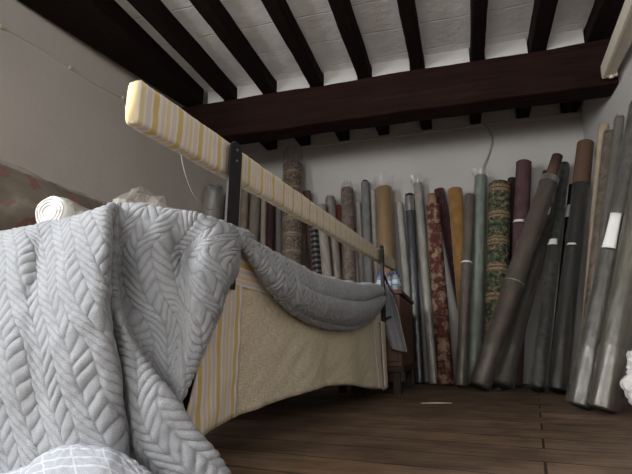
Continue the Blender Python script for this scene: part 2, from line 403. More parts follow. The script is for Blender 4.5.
# joists, main beam, wall beam
def rough_beam(name, x0, x1, y0, y1, z0, z1, mat, along, amp=.006, seed=0):
    bm = bmesh.new(); add_box(bm, x0, x1, y0, y1, z0, z1)
    ln = (x1-x0) if along == 'x' else (y1-y0)
    es = [e for e in bm.edges if abs((e.verts[0].co-e.verts[1].co)[0 if along == 'x' else 1]) > ln*.9]
    bmesh.ops.subdivide_edges(bm, edges=es, cuts=int(ln/.06), use_grid_fill=True)
    for v in bm.verts:
        d = noise.noise_vector(v.co*2.3+Vector((seed*3.1, seed*1.7, 0)))*amp + noise.noise_vector(v.co*9+Vector((0, seed, 3)))*amp*.35
        if along == 'x': d.x = 0
        else: d.y = 0
        v.co += d
    o = link(name, bm, mat, None, False); bevel(o, .012, 2); return o

JW = ['in the far right corner above the cream light fixture', 'second from the right wall', 'third from the right wall', 'fourth from the right wall',
      'fifth from the right wall', 'sixth from the right wall', 'seventh from the right wall', 'next to the broad wall beam']
for i, (xr, wd, sk_) in enumerate(((1.065, .13, 0), (.682, .11, 0), (.274, .095, 0), (-.155, .10, .0), (-.556, .105, .004), (-.945, .105, .004), (-1.348, .11, .004), (-1.705, .11, .0))):
    o = rough_beam('ceiling_joist', xr-wd, xr, -3.19, 4.295, 2.31, 2.432, M_joist, 'y', .007, i)
    for v in o.data.vertices:
        v.co.x -= sk_*min(0, max(v.co.y, 0)-3.3)
        if v.co.z < 2.4: v.co.z -= .048*max(0, min(1, (v.co.y-3.4)/.6))
    tag(o, 'dark wooden ceiling joist, '+JW[i], 'joist', 'ceiling joists')
# plaster infill between the joists, above the main beam
bm = bmesh.new()
gx = [(-1.975, -1.822), (-1.698, -1.465), (-1.341, -1.057), (-.938, -.668), (-.549, -.262), (-.148, .172), (.281, .565), (.689, .928)]
for x0_, x1_ in gx: add_box(bm, x0_, x1_, 3.335, 3.48, 2.29, 2.43)
bmesh.ops.subdivide_edges(bm, edges=bm.edges[:], cuts=5, use_grid_fill=True)
for v in bm.verts: v.co += Vector((0, noise.noise(v.co*7)*.008, 0))
st(link('trim_2', bm, M_ceil_infill, None, False))
o = rough_beam('main_beam', -2.28, 1.085, 3.3, 3.5, 1.972, 2.302, M_beam, 'x', .010, 20)
tag(o, 'massive dark brown cross beam carrying the ceiling joists', 'beam')
bm = bmesh.new()
xl = lambda y: -2.41+(y-1.88)*.175
vs = add_box(bm, 0, 1, -3.19, 3.29, 2.285, 2.432)
for v in vs: v.co.x = -2.3 if v.co.x < .5 else -1.985
es = [e for e in bm.edges if abs(e.verts[0].co.y-e.verts[1].co.y) > 3]
bmesh.ops.subdivide_edges(bm, edges=es, cuts=90, use_grid_fill=True)
for v in bm.verts:
    if v.co.x < -2.1: v.co.x = max(-2.455, xl(v.co.y))
    d = noise.noise_vector(v.co*2.1)*.006; v.co.x += d.x*(0 if v.co.x < -2.44 else 1); v.co.z += d.z*.6
o = link('wall_beam', bm, M_joist, None, False); bevel(o, .012)
tag(o, 'broad dark beam along the top of the left wall', 'beam')

# ------------------------------------------------------------------ wall cable, cord, light fixture
cab = empty('wall_cable', (-2.44, 1.2, 2.0)); tag(cab, 'thin cable clipped along the grey left wall', 'cable')
def wl(y): return -2.46+max(0, y-1.6)*(.215/2.7)
pts = [(wl(y)+.006, y, 2.07+.045*(y-1.7)+.012*math.sin(y*7)) for y in [1.2+.12*k for k in range(22)]]
bmc = bmesh.new(); add_tube(bmc, [Vector(p)-Vector(cab.location) for p in pts], .006, 8); link('cable', bmc, M_fix, cab)
for k in (5, 9, 13, 17):
    p = Vector(pts[k])-Vector(cab.location); bmc = bmesh.new(); add_box(bmc, p.x-.006, p.x+.012, p.y-.012, p.y+.012, p.z-.012, p.z+.012)
    bevel(link('clip', bmc, M_fix, cab, False), .003)
P = [Vector(p) for p in [(.17, 4.286, 2.33), (.282, 4.285, 2.262), (.343, 4.285, 2.172), (.351, 4.285, 2.066), (.308, 4.28, 1.938), (.262, 4.27, 1.84), (.243, 4.262, 1.765)]]
tag(tube('hanging_cord', spline(P, 8), .0065, M_cord), 'thin grey cord curving down the back wall to the pale green roll', 'cord')

a = Vector((1.018, 3.24, 1.985)); b = Vector((.945, 1.95, 1.985)); L = (b-a).length
fx = empty('ceiling_light', a); fx.rotation_euler = (0, 0, math.atan2((b-a).y, (b-a).x))
tag(fx, 'long cream batten light fixture at the top of the right wall', 'light')
box('batten_body', 0, L, -.035, .035, .012, .06, M_fix, fx, .006)
box('cover', .02, L, -.05, -.03, -.01, .075, M_fix, fx, .004)
box('end_cap', -.012, .012, -.045, .045, 0, .07, M_fix, fx, .006)
bmc = bmesh.new(); add_tube(bmc, [(.03, 0, 0), (.03, 0, -.012)], .008, 8); add_tube(bmc, [(.03, 0, -.012), (.028, 0, -.022)], .014, 10); link('knob', bmc, M_fix, fx)

# ------------------------------------------------------------------ fabric rolls
FAB = {}
def roll(key, label, P0, P1, r, style, cs, wrap=None, top=None, tagp=None, ext=0, rough=.85, bands=(), group='fabric rolls leaning on the walls', sc=1.0, dent=1.0, core=True, sheen=0):
    P0, P1 = Vector(P0), Vector(P1); ax = (P1-P0); ln = ax.length; ax.normalize()
    sn = math.sqrt(max(0, 1-ax.z*ax.z)); base = P0+ax*0.0+Vector((0, 0, r*sn+.002))
    t = empty('fabric_roll', base); t.rotation_mode = 'QUATERNION'; t.rotation_quaternion = Vector((0, 0, 1)).rotation_difference(ax)
    tag(t, label, 'fabric roll', group)
    ln -= r*sn
    seed = sum(ord(c) for c in key)*1.37
    mat = m_cloth('cloth_'+key, style, cs, rough, sc, sheen)
    seg, rg = 28, 34
    def shell(r0, z0, z1, amp, sd, n=rg, close=True, fl=None, flu=0):
        bm = bmesh.new(); uvl = bm.loops.layers.uv.verify(); R = []
        for j in range(n+1):
            z = z0+(z1-z0)*j/n; ring = []
            for k in range(seg):
                th = 2*PI*k/seg+PI/2
                q = Vector((math.cos(th)*1.2, math.sin(th)*1.2, z*3.2+sd))
                rr = r0*(1+amp*noise.noise(q)+amp*.5*noise.noise(q*3.1)+amp*.3*noise.noise(Vector((q.x*6, q.y*6, q.z*4))))
                if fl: rr *= fl(j/n, th, q)
                ring.append(bm.verts.new((rr*math.cos(th), rr*math.sin(th), z + (flu*noise.noise(q*2) if j == n else 0))))
            R.append(ring)
        for j in range(n):
            for k in range(seg):
                f = bm.faces.new((R[j][k], R[j][(k+1) % seg], R[j+1][(k+1) % seg], R[j+1][k]))
                for l, (jj, kk) in zip(f.loops, ((j, k), (j, k+1), (j+1, k+1), (j+1, k))):
                    l[uvl].uv = (kk/seg*2*PI*r0, z0+(z1-z0)*jj/n)
        if close:
            for ring, s in ((R[0], -1), (R[-1], 1)):
                zc = sum(v.co.z for v in ring)/seg
                e = [bm.verts.new((v.co.x*.88, v.co.y*.88, zc+s*.10*r0)) for v in ring]
                inn = [bm.verts.new((v.co.x*.34, v.co.y*.34, zc+s*.06*r0)) for v in ring]
                for A_, B_ in ((ring, e), (e, inn)):
                    for k in range(seg):
                        q = (A_[k], A_[(k+1) % seg], B_[(k+1) % seg], B_[k])
                        f = bm.faces.new(q if s > 0 else q[::-1])
                        for l in f.loops: l[uvl].uv = (l.vert.co.x, z1+l.vert.co.y)
                f = bm.faces.new(inn if s > 0 else inn[::-1])
        return bm
    z0 = .0
    fab = link('fabric', shell(r if not wrap else r*.95, z0, ln-ext, .035*dent, seed), mat, t)
    if core or ext:
        bm = bmesh.new(); rc = r*.30 if not ext else r*.62
        zt = ln+(.012 if not ext else 0)
        add_lathe(bm, [(rc, ln-ext-.05), (rc, zt), (rc*.8, zt), (rc*.8, zt-.03)], 20)
        link('core_tube', bm, top or M_card, t)
    if wrap:
        wm, over, bot, tp = (tuple(wrap)+(.55,))[:4]
        def fl(s, th, q):
            zz = s*(ln-ext+over); k = max(0, (zz-(ln-ext))/max(over, .001))
            return 1+.09*abs(noise.noise(q*2.3+Vector((9, 0, 0))))-tp*max(0, k)**1.2*(1+.5*math.sin(5*th+seed))
        link('plastic_wrap', shell(r*1.0+.0015, .004, ln-ext+over, .06, seed+5, 44, False, fl, .03), wm, t)
        if bot:
            def fb(s, th, q): return 1+bot*(1-s)**2*(.6+.5*noise.noise(q*3))+.1*abs(noise.noise(q*4))
            link('plastic_wrap', shell(r*1.06+.003, .003, .26, .10, seed+9, 16, False, fb, .02), M_plastic, t)
    for (zb, hb, mb) in bands:
        bm = shell(r*1.05+.0015, ln*zb, ln*zb+hb, .02, seed, 4, False); link('tie_band', bm, mb, t)
    if tagp:
        zt, w, h, th = tagp
        bm = bmesh.new(); rows = []
        for j in range(7):
            row = []
            for i in range(6):
                a_ = th+(i/5-.5)*w/r; rr = r*1.09+.006+.012*(1-j/6)**2
                row.append(Vector((rr*math.cos(a_), rr*math.sin(a_), ln*zt+h*(j/6-.5))))
            rows.append(row)
        grid_mesh(bm, rows); o = link('paper_tag', bm, M_paper, t); o['label'] = 'white paper tag'
        s = o.modifiers.new('s', 'SOLIDIFY'); s.thickness = .001
    return t
CW = -PI*.62     # side of a roll that faces the camera
roll('A', 'light grey roll in shiny plastic standing at the far left corner', (-2.160,3.700,0), (-2.155,3.850,1.734), 0.0840, 'plain',[(178,174,170),(196,193,189)], wrap=(M_haze,.03,0))
roll('A2', 'thin grey-brown roll just left of the near black bracket', (-2.198,4.100,0), (-2.198,4.228,1.808), 0.0337, 'plain',[(120,106,96),(140,126,114)])
roll('A3', 'slim tan roll just right of the near black bracket', (-1.938,4.000,0), (-2.011,4.219,1.979), 0.0425, 'plain',[(168,150,130),(190,172,150)])
roll('B', 'thick taupe roll, second to the right of the near black bracket', (-1.833,3.997,0), (-1.885,4.193,1.809), 0.0512, 'ribs',[(150,138,126),(172,160,147)])
roll('C', 'very thin cream roll between the taupe and dark maroon rolls', (-1.745,4.100,0), (-1.814,4.233,1.752), 0.0282, 'plain',[(196,184,166),(212,201,184)])
roll('D', 'dark maroon roll behind the striped rail on the left', (-1.632,4.000,0), (-1.734,4.221,1.710), 0.0391, 'plain',[(74,46,48),(92,58,60)])
roll('E', 'thin grey roll right of the dark maroon one on the left', (-1.571,4.100,0), (-1.656,4.233,1.799), 0.0279, 'plain',[(140,136,132),(156,152,148)])
roll('F', 'tall patterned roll in clear plastic reaching up to the main beam', (-1.352,3.800,0), (-1.486,4.160,2.005), 0.0976, 'tapestry',[(116,98,84),(62,58,56),(190,160,130),(140,120,102)], wrap=(M_plastic,.17,0,.05),sc=.6)
roll('G', 'thin beige roll right of the tall plastic wrapped patterned roll', (-1.368,4.100,0), (-1.394,4.230,1.641), 0.0297, 'plain',[(176,160,138),(190,176,154)])
roll('H', 'slim brown roll left of the dark plaid roll', (-1.205,4.097,0), (-1.350,4.186,1.734), 0.0362, 'plain',[(104,78,66),(128,98,82)])
roll('I', 'dark and light checked plaid roll under the striped rail', (-1.113,3.990,0), (-1.280,4.124,1.580), 0.0396, 'plaid',[(62,60,64),(150,146,142),(40,38,42)])
roll('J', 'smooth cream roll right of the plaid roll', (-1.000,3.898,0), (-1.181,4.084,1.550), 0.0451, 'plain',[(192,182,170),(208,199,187)])
roll('K', 'grey-beige roll with a brownish top left of the thin red roll', (-0.931,3.965,0), (-1.122,4.184,1.652), 0.0459, 'plain',[(166,152,140),(186,174,162)], wrap=(M_plastic_d,.02,0))
roll('L', 'thin brick red roll left of the pointed plastic wrapped roll', (-0.888,4.100,0), (-1.057,4.230,1.582), 0.0288, 'plain',[(132,62,54),(150,76,66)])
roll('M', 'brown patterned roll with plastic gathered to a point on top', (-0.852,3.836,0), (-0.957,4.186,1.716), 0.0600, 'floral',[(128,110,96),(150,134,120),(104,88,76)], wrap=(M_plastic,.09,0,.75))
roll('N', 'thin cream roll right of the pointed plastic wrapped roll', (-0.796,4.100,0), (-0.865,4.230,1.594), 0.0286, 'plain',[(204,196,184),(218,211,200)])
roll('O', 'tall smooth grey roll with a dark core showing on top', (-0.727,4.000,0), (-0.791,4.219,1.799), 0.0391, 'plain',[(150,148,148),(166,164,164)], top=M_void,ext=.02)
roll('P', 'very thin cream roll left of the golden tan roll', (-0.690,4.100,0), (-0.721,4.233,1.708), 0.0263, 'plain',[(198,190,178),(212,205,194)])
roll('Q', 'fat golden tan roll with loose clear plastic above it', (-0.579,3.950,0), (-0.610,4.178,1.689), 0.0764, 'ribs',[(152,116,66),(188,150,92)], wrap=(M_plastic,.10,0,-.2),sheen=.3)
roll('R', 'slim white roll leaning between the golden tan and navy rolls', (-0.403,4.120,0), (-0.486,4.226,1.559), 0.0322, 'plain',[(214,208,198),(226,221,212)])
roll('S', 'navy blue roll with a grey plastic top', (-0.362,4.050,0), (-0.388,4.217,1.623), 0.0402, 'plain',[(42,46,62),(58,64,82)], wrap=(M_plastic_d,.01,0),bands=[(.90,.14,M_haze)])
roll('T', 'pale cream grey roll with plastic frills at its top, right of the navy roll', (-0.243,3.968,0), (-0.308,4.217,1.719), 0.0397, 'plain',[(192,186,174),(208,203,192)], wrap=(M_plastic,.055,.0,-.8))
roll('U', 'ivory and brick red floral roll with a brown core end', (-0.155,3.903,0), (-0.186,4.118,1.573), 0.0608, 'floral',[(186,160,132),(112,60,54),(146,104,86)], ext=.11,sc=1.1)
roll('V', 'deep maroon roll with small dots right of the ivory and red floral roll', (0.079,4.142,0), (-0.127,4.210,1.642), 0.0460, 'dots',[(78,38,44),(136,96,92)], sheen=.2)
roll('W', 'mustard gold roll behind the plain grey-brown roll', (0.034,4.008,0), (0.008,4.135,1.605), 0.0609, 'plain',[(168,122,58),(190,144,78)], sheen=.3)
roll('X', 'grey-brown roll bagged in plastic at its foot, left of the pale green roll', (-0.045,3.721,0), (0.127,4.111,1.532), 0.0390, 'plain',[(118,104,92),(142,126,112)], wrap=(M_plastic,.02,.45),bands=[(.60,.012,M_paper)])
roll('Y', 'pale sage green roll below the hanging grey cord', (0.041,3.852,0), (0.232,4.198,1.722), 0.0519, 'plain',[(148,164,148),(172,188,172)], wrap=(M_plastic,.04,0,-.5))
roll('Z', 'wide tapestry roll with green foliage and tan bands', (0.193,3.888,0), (0.372,4.112,1.606), 0.0861, 'tapestry',[(74,92,72),(38,42,36),(186,154,120),(120,112,84)], sc=.85)
roll('AA', 'slim dark brown roll between the tapestry and mauve rolls', (0.359,4.075,0), (0.478,4.192,1.676), 0.0341, 'plain',[(52,42,38),(66,54,50)])
roll('AB', 'plain dusty mauve roll with a small paper strip', (0.328,3.960,0), (0.575,4.123,1.783), 0.0609, 'plain',[(104,74,80),(124,90,96)], tagp=(.70,.07,.024,CW))
roll('AC', 'long brown roll in clear plastic leaning steeply to the right, its bare core sticking out', (0.070,3.460,0), (0.808,3.950,1.739), 0.0648, 'plain',[(92,76,64),(114,96,82)], wrap=(M_plastic,.0,.15),ext=.22,top=m_plain('brown_tube',lin((88,66,56))),bands=[(.86,.05,M_haze),(.40,.010,M_haze)])
roll('AD', 'grey plastic sheathed roll leaning just behind the long brown leaning roll', (0.217,3.546,0), (0.756,4.165,1.396), 0.0554, 'plain',[(74,67,60),(94,86,78)], wrap=(M_plastic,.04,.55),tagp=(.93,.05,.085,CW))
roll('AE', 'dark reddish brown roll mostly hidden behind the long leaning roll', (0.304,4.156,0), (0.760,4.223,1.719), 0.0323, 'plain',[(82,56,50),(98,68,62)])
roll('AF', 'dark green-grey silky roll right of the long leaning roll', (0.417,3.410,0), (0.893,4.203,1.750), 0.0454, 'floral',[(40,43,42),(74,80,76),(32,34,34)], wrap=(M_plastic,.02,.3),rough=.5,tagp=(.57,.05,.06,CW))
roll('AG', 'thin black roll with a white tag', (0.560,3.800,0), (0.942,4.223,1.577), 0.0303, 'plain',[(26,25,26),(38,36,38)], tagp=(.84,.055,.12,CW))
roll('AH', 'black plastic sheathed roll with a brown upper end', (0.514,3.300,0), (0.981,3.850,1.768), 0.0542, 'plain',[(24,23,22),(38,35,33)], wrap=(M_plastic_d,.0,0),bands=[(.80,.39,m_plain('brown_cover',lin((92,70,55)),.85,.12,12))],tagp=(.52,.045,.022,CW),core=False,rough=.5)
roll('AI', 'cream roll with a folded end at the right corner of the room', (0.650,3.350,0), (0.996,3.420,1.735), 0.0318, 'plain',[(204,182,152),(218,198,170)])
roll('AJ', 'brown and beige mottled roll in plastic right of the cream corner roll', (0.605,3.100,0), (0.994,3.300,1.623), 0.0404, 'floral',[(112,96,80),(136,118,100),(92,78,66)], wrap=(M_plastic,.03,0))
roll('AL', 'slim grey roll behind the big dark grey roll', (0.594,3.000,0), (1.009,3.150,1.653), 0.0273, 'plain',[(116,108,98),(134,126,116)], wrap=(M_plastic_d,.02,0))
roll('AM', 'big dark grey silk roll with a long white tag, leaning on the right wall', (0.473,2.500,0), (0.982,2.720,1.527), 0.0498, 'floral',[(72,70,66),(98,95,89),(84,82,77)], wrap=(M_plastic,.02,.1),rough=.4,tagp=(.52,.042,.19,CW))
roll('AN', 'olive grey shiny roll nearest the camera at the right edge', (0.538,2.400,0), (0.931,2.550,1.212), 0.0520, 'plain',[(92,90,74),(118,115,96)], wrap=(M_plastic,.02,.1),rough=.35)

# ------------------------------------------------------------------ the day bed
def XF(y): return -.575+.0505*(y-.72)          # line of the bed's near long side
bed = empty('bed', (XF(1.0), 1.0, 0), (0, 0, -math.atan(.0505)))
tag(bed, 'low bed base with a thin striped mattress under the grey blanket', 'bed')
box('bed_frame', -1.08, -.012, .03, 1.9, .34, .415, M_darkwood, bed, .006)
for x in (-1.04, -.16):
    for y in (.05, 1.78): box('leg', x, x+.07, y, y+.07, 0, .34, M_darkwood, bed, .004)
bm = bmesh.new(); uvl = bm.loops.layers.uv.verify()
add_box(bm, -1.07, .010, .04, 1.9, .417, .53)
bmesh.ops.subdivide_edges(bm, edges=bm.edges[:], cuts=14, use_grid_fill=True)
for v in bm.verts: v.co += noise.noise_vector(v.co*4)*.006
for f in bm.faces:
    for l in f.loops: l[uvl].uv = ((l.vert.co.x+l.vert.co.z*.0 if abs(f.normal.y) > .5 else l.vert.co.y)*.35 if abs(f.normal.z) > .5 else l.vert.co.z*1.3+.01, l.vert.co.x)
bevel(link('mattress', bm, M_skirt_s, bed), .012, 3)

# the linen skirt: long hanging panel with striped ends
sk = empty('bed_skirt', (XF(1.0), 1.0, 0)); tag(sk, 'beige linen valance with striped ends hanging down the side of the bed', 'bed cover')
HEM_Z = [(.88, .070), (.92, .076), (.97, .082), (1.04, .090), (1.13, .100), (1.26, .107), (1.43, .118), (1.65, .126), (1.85, .127), (2.08, .118), (2.42, .082), (2.70, .058), (2.76, .042), (2.98, .036)]
def hem(y):
    for (a, za), (b, zb) in zip(HEM_Z, HEM_Z[1:]):
        if y <= b: return za+(zb-za)*max(0, (y-a))/(b-a)
    return HEM_Z[-1][1]
def panel(name, y0, y1, mat, off=0, n=60, stripes=False, wav=1.0):
    rows, uvs = [], []
    for j in range(25):
        s = j/24; row, uv = [], []
        for i in range(n+1):
            ya = y0+((1-s)*.15 if y0 < .9 else 0); y = ya+(y1-ya)*i/n; z1 = hem(y); z = .422+(z1-.422)*s
            if y > 2.9: pass
            w = .009*s*math.sin(y*9.5+1.3*math.sin(y*3))*wav+.010*s*noise.noise(Vector((y*5, s*2, 1)))+.006*noise.noise(Vector((y*14+s*6, s*5, 4)))*s**.5
            row.append(Vector((XF(y)+.004+off+w+.008*s-XF(1.0), y-1.0, z))); uv.append((y, z))
        rows.append(row); uvs.append(uv)
    bm = bmesh.new(); grid_mesh(bm, rows, uvs); o = link(name, bm, mat, sk)
    m = o.modifiers.new('s', 'SOLIDIFY'); m.thickness = .003; m.offset = 0
    return o
panel('linen_panel', 1.135, 2.66, M_linen, 0, 120)
o = panel('striped_border', .885, 1.145, M_skirt_s, .004, 24); o['label'] = 'yellow and cream striped end of the valance'
o = panel('striped_border', 2.65, 2.79, M_skirt_s, .004, 20); o['label'] = 'yellow and cream striped end of the valance'
# return round the far end of the bed
rows, uvs = [], []
for j in range(16):
    s = j/15; row, uv = [], []
    for i in range(31):
        q = i/30; y = 2.79+.12*min(1, q/.35); x = XF(y)+.016+.012*s-max(0, q-.35)*.5
        z = .422+(.045+.01*math.sin(q*9)-.422)*s
        row.append(Vector((x-XF(1.0)+.006*math.sin(q*14)*s, y-1.0, z))); uv.append((2.79+q*.5, z))
    rows.append(row); uvs.append(uv)
bm = bmesh.new(); grid_mesh(bm, rows, uvs); o = link('end_panel', bm, M_skirt_s, sk); m = o.modifiers.new('s', 'SOLIDIFY'); m.thickness = .003
o['label'] = 'striped cloth wrapping the far end of the bed'

# ------------------------------------------------------------------ the padded rail on its two iron brackets
R0 = Vector((XF(.715), .715, 0)); R1 = Vector((XF(3.44), 3.44, 0)); RL = (R1-R0).length
rail = empty('padded_rail', (R0.x, R0.y, .70)); rail.rotation_euler = (0, 0, math.atan2((R1-R0).y, (R1-R0).x))
tag(rail, 'long rail padded in yellow and cream striped cloth, held by black iron brackets', 'rail')
bm = bmesh.new(); uvl = bm.loops.layers.uv.verify()
N = 150; rings = []
TH = .030
for i in range(N+1):
    s = i/N; x = RL*s
    zb = .686+(.815-.686)*s-.70; zt = .779+(.888-.779)*s-.70; e = 1
    if i == 0: e = .93
    elif i == 1: e = .985
    elif i == N: e = .82
    if i == 1: x = .006
    c = (zb+zt)/2; h = (zt-zb)/2; prof = []
    for k in range(28):
        a = 2*PI*k/28; cx, cz = math.cos(a), math.sin(a)
        p = 11.0; d = (abs(cx)**p+abs(cz)**p)**(-1/p)
        wob = .0022*noise.noise(Vector((x*9, cx*2, cz*2)))+.0012*noise.noise(Vector((x*40, cx*3, cz*3)))
        prof.append(bm.verts.new((x, TH/2+(TH/2*e+wob)*cx*d, c+(h*e+wob)*cz*d)))
    rings.append(prof)
for i in range(N):
    for k in range(28):
        f = bm.faces.new((rings[i][k], rings[i][(k+1) % 28], rings[i+1][(k+1) % 28], rings[i+1][k]))
        for l in f.loops: l[uvl].uv = (l.vert.co.x, l.vert.co.z)
for ring in (rings[0][::-1], rings[-1]):
    f = bm.faces.new(ring)
    for l in f.loops: l[uvl].uv = (.012+l.vert.co.y*.2, l.vert.co.z)
bmesh.ops.recalc_face_normals(bm, faces=bm.faces[:])
link('padding', bm, M_rail, rail)
th = [Vector(p) for p in [(.16, .012, -.012), (.165, .0, -.06), (.20, -.002, -.10), (.26, .0, -.115), (.30, .004, -.10)]]
tube('loose_thread', spline(th, 6), .0009, M_cord, rail, 5)
def bracket(y, ztop, zbot, w=.032, tk=.003):
    # local rail frame: x along, y toward the bed, z up from .70
    x0 = (y-.715)/math.cos(math.atan(.0505))
    bm = bmesh.new(); pr = []
    n = 30
    for j in range(n+1):
        s = j/n; z = ztop+(zbot-ztop)*s
        hw = w/2*(min(1, .35+((s*n)/1.6)**.5*.62) if j < 2 else 1)
        dx = -.016*s
        yy = -.0125-tk-.004*max(0, s-.35)
        pr.append([bm.verts.new((x0+dx+a, yy+b, z-.70)) for a, b in ((-hw, tk), (hw, tk), (hw, -tk), (-hw, -tk))])
    for j in range(n):
        for k in range(4): bm.faces.new((pr[j][k], pr[j][(k+1) % 4], pr[j+1][(k+1) % 4], pr[j+1][k]))
    bm.faces.new(pr[0]); bm.faces.new(pr[-1][::-1])
    bmesh.ops.recalc_face_normals(bm, faces=bm.faces[:])
    br = link('bracket', bm, M_iron, rail, False); br['label'] = 'black flat iron bracket'
    for dz in (.022, .052):
        bm = bmesh.new(); add_tube(bm, [(x0, -.0123-2*tk, ztop-dz-.70), (x0, -.0155-2*tk, ztop-dz-.70)], [.005, .0035], 12)
        link('screw', bm, M_steel, br)
    return br
bracket(1.072, .793, .405, .060)
br = bracket(2.872, .880, .43, .040, .009)
x0 = 2.872-.715
loop = [Vector(p) for p in [(x0-.0, -.03, .0), (x0+.05, -.045, -.06), (x0+.13, -.055, -.11), (x0+.17, -.06, -.17), (x0+.13, -.055, -.225), (x0+.02, -.035, -.26)]]
tube('hook', spline(loop, 8), .007, M_iron, br, 8)

# ------------------------------------------------------------------ the blanket
PITCH, HALF = .024, .041
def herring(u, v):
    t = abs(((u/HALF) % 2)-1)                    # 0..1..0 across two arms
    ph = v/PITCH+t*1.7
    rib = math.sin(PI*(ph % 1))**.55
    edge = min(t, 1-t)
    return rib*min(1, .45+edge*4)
def cloth_sheet(bm, G_, nu, nv, amp=.0065, u0=0, swap=False, flip=1, crease=.004, pleat=False):
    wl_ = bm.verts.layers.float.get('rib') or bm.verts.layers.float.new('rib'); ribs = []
    rows = sheet(G_, nu, nv); U, W = arclen(rows); Nn = normals(rows); out, uvs = [], []
    for j, r in enumerate(rows):
        o_, w_ = [], []
        for i, p in enumerate(r):
            u, v = (W[j][i], U[j][i]) if swap else (U[j][i], W[j][i])
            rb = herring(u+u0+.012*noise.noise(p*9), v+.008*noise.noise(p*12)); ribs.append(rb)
            h = rb*amp*(1+.9*noise.noise(p*19+Vector((3, 8, 1))))+crease*noise.noise(p*16)+.0016*noise.noise(p*70)+crease*1.3*noise.noise(p*7+Vector((5, 1, 2)))
            if pleat:
                s = i/(len(r)-1); t_ = j/(len(rows)-1)
                h += .026*min(1, .18+max(0, s-.38)*2.0)*(abs(math.sin(PI*(3.4*t_+.30*math.sin(s*4)+.2*s)))**.6-.5)*max(0, math.sin(PI*min(1, max(0, (t_-.2)/.8))))
            q = p+Nn[j][i]*h*flip
            if q.z < .004: q.z = .004+.002*noise.noise(p*30)
            o_.append(q); w_.append((u, v))
        out.append(o_); uvs.append(w_)
    V_ = grid_mesh(bm, out, uvs); k_ = 0
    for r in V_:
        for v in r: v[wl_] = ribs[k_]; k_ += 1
bm = bmesh.new()
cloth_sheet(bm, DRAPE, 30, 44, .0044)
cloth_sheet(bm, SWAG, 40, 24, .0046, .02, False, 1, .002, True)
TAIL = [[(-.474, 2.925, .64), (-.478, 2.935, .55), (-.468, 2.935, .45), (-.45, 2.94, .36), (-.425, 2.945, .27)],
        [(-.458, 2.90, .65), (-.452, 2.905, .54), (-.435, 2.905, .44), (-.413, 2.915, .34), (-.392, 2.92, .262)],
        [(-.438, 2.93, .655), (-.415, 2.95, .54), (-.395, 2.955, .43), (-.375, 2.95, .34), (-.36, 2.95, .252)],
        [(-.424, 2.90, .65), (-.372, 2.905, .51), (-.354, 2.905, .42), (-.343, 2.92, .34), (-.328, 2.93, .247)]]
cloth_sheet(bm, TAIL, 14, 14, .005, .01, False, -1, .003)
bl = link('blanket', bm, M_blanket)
m = bl.modifiers.new('s', 'SOLIDIFY'); m.thickness = .004; m.offset = -1
tag(bl, 'grey quilted herringbone blanket draped over the bed end and swagged along its side', 'blanket')
bm = bmesh.new(); cloth_sheet(bm, HEM, 18, 20, .002, 0, False, 1, .004)
M_hem = Mat('grey_hem_stripes', .95, .1)
_uv = M_hem.coord('UV'); _s = M_hem.n('ShaderNodeSeparateXYZ'); M_hem.l(_uv, _s.inputs[0])
_f = M_hem.math('FRACT', M_hem.math('MULTIPLY', _s.outputs[1], 1/.022)); _g = M_hem.math('FRACT', M_hem.math('MULTIPLY', _s.outputs[0], 1/.06))
_k = M_hem.math('MAXIMUM', M_hem.math('LESS_THAN', _f, .18), M_hem.math('LESS_THAN', _g, .06))
_n = M_hem.noise(M_hem.coord('UV', (500, 500, 1)), 1, 3)
M_hem.col(M_hem.mix(M_hem.math('MULTIPLY', _k, .45), M_hem.ramp(_n, [(.3, lin((142, 145, 152))), (.7, lin((176, 179, 186)))]), lin((214, 215, 217)))); M_hem.bump(_n, .0012, .6)
hm = link('blanket_hem', bm, M_hem.m, bl); m = hm.modifiers.new('s', 'SOLIDIFY'); m.thickness = .003; m.offset = -1
hm['label'] = 'folded hem with pale woven lines'

# ------------------------------------------------------------------ things piled on the back of the bed
def lumpy_roll(name, p0, p1, r, mat, amp=.06, seg=36, n=40, sd=0, parent=None, sq=1.0):
    p0, p1 = Vector(p0), Vector(p1); ax = (p1-p0).normalized(); a = ax.cross(Vector((0, 0, 1))).normalized(); b = a.cross(ax)
    bm = bmesh.new(); uvl = bm.loops.layers.uv.verify(); R = []
    zs = [(0, .55), (.004, .86), (.014, .97)]+[(.014+.972*j/n, 1) for j in range(1, n)]+[(.986, .97), (.996, .86), (1, .55)]
    for s, e in zs:
        ring = []
        for k in range(seg):
            th = 2*PI*k/seg; q = Vector((math.cos(th)*1.4, math.sin(th)*1.4, s*4+sd))
            rr = r*e*(1+amp*noise.noise(q)+amp*.6*noise.noise(q*3))
            ring.append(bm.verts.new(p0+(p1-p0)*s+a*rr*math.cos(th)+b*rr*math.sin(th)*sq))
        R.append(ring)
    for j in range(len(R)-1):
        for k in range(seg):
            f = bm.faces.new((R[j][k], R[j][(k+1) % seg], R[j+1][(k+1) % seg], R[j+1][k]))
            for l, (jj, kk) in zip(f.loops, ((j, k), (j, k+1), (j+1, k+1), (j+1, k))): l[uvl].uv = (kk/seg*2*PI*r, zs[jj][0]*(p1-p0).length)
    bm.faces.new(R[0][::-1]); bm.faces.new(R[-1])
    return link(name, bm, mat, parent)
bun = empty('carpet_bundle', (-1.46, 1.6, .548)); tag(bun, 'large rolled bundle of brown and red patterned fabric in plastic lying behind the blanket', 'fabric bundle')
M_bun = m_cloth('bundle_cloth', 'floral', [(112, 100, 86), (136, 124, 108), (138, 88, 74)], .8, 3.2, 0, .95)
lumpy_roll('fabric', (-.02, -.62, .165), (.06, .85, .15), .148, M_bun, .10, 36, 40, 3, bun)
lumpy_roll('plastic_wrap', (-.02, -.64, .17), (.06, .87, .155), .158, M_plastic_d, .14, 48, 60, 8, bun)
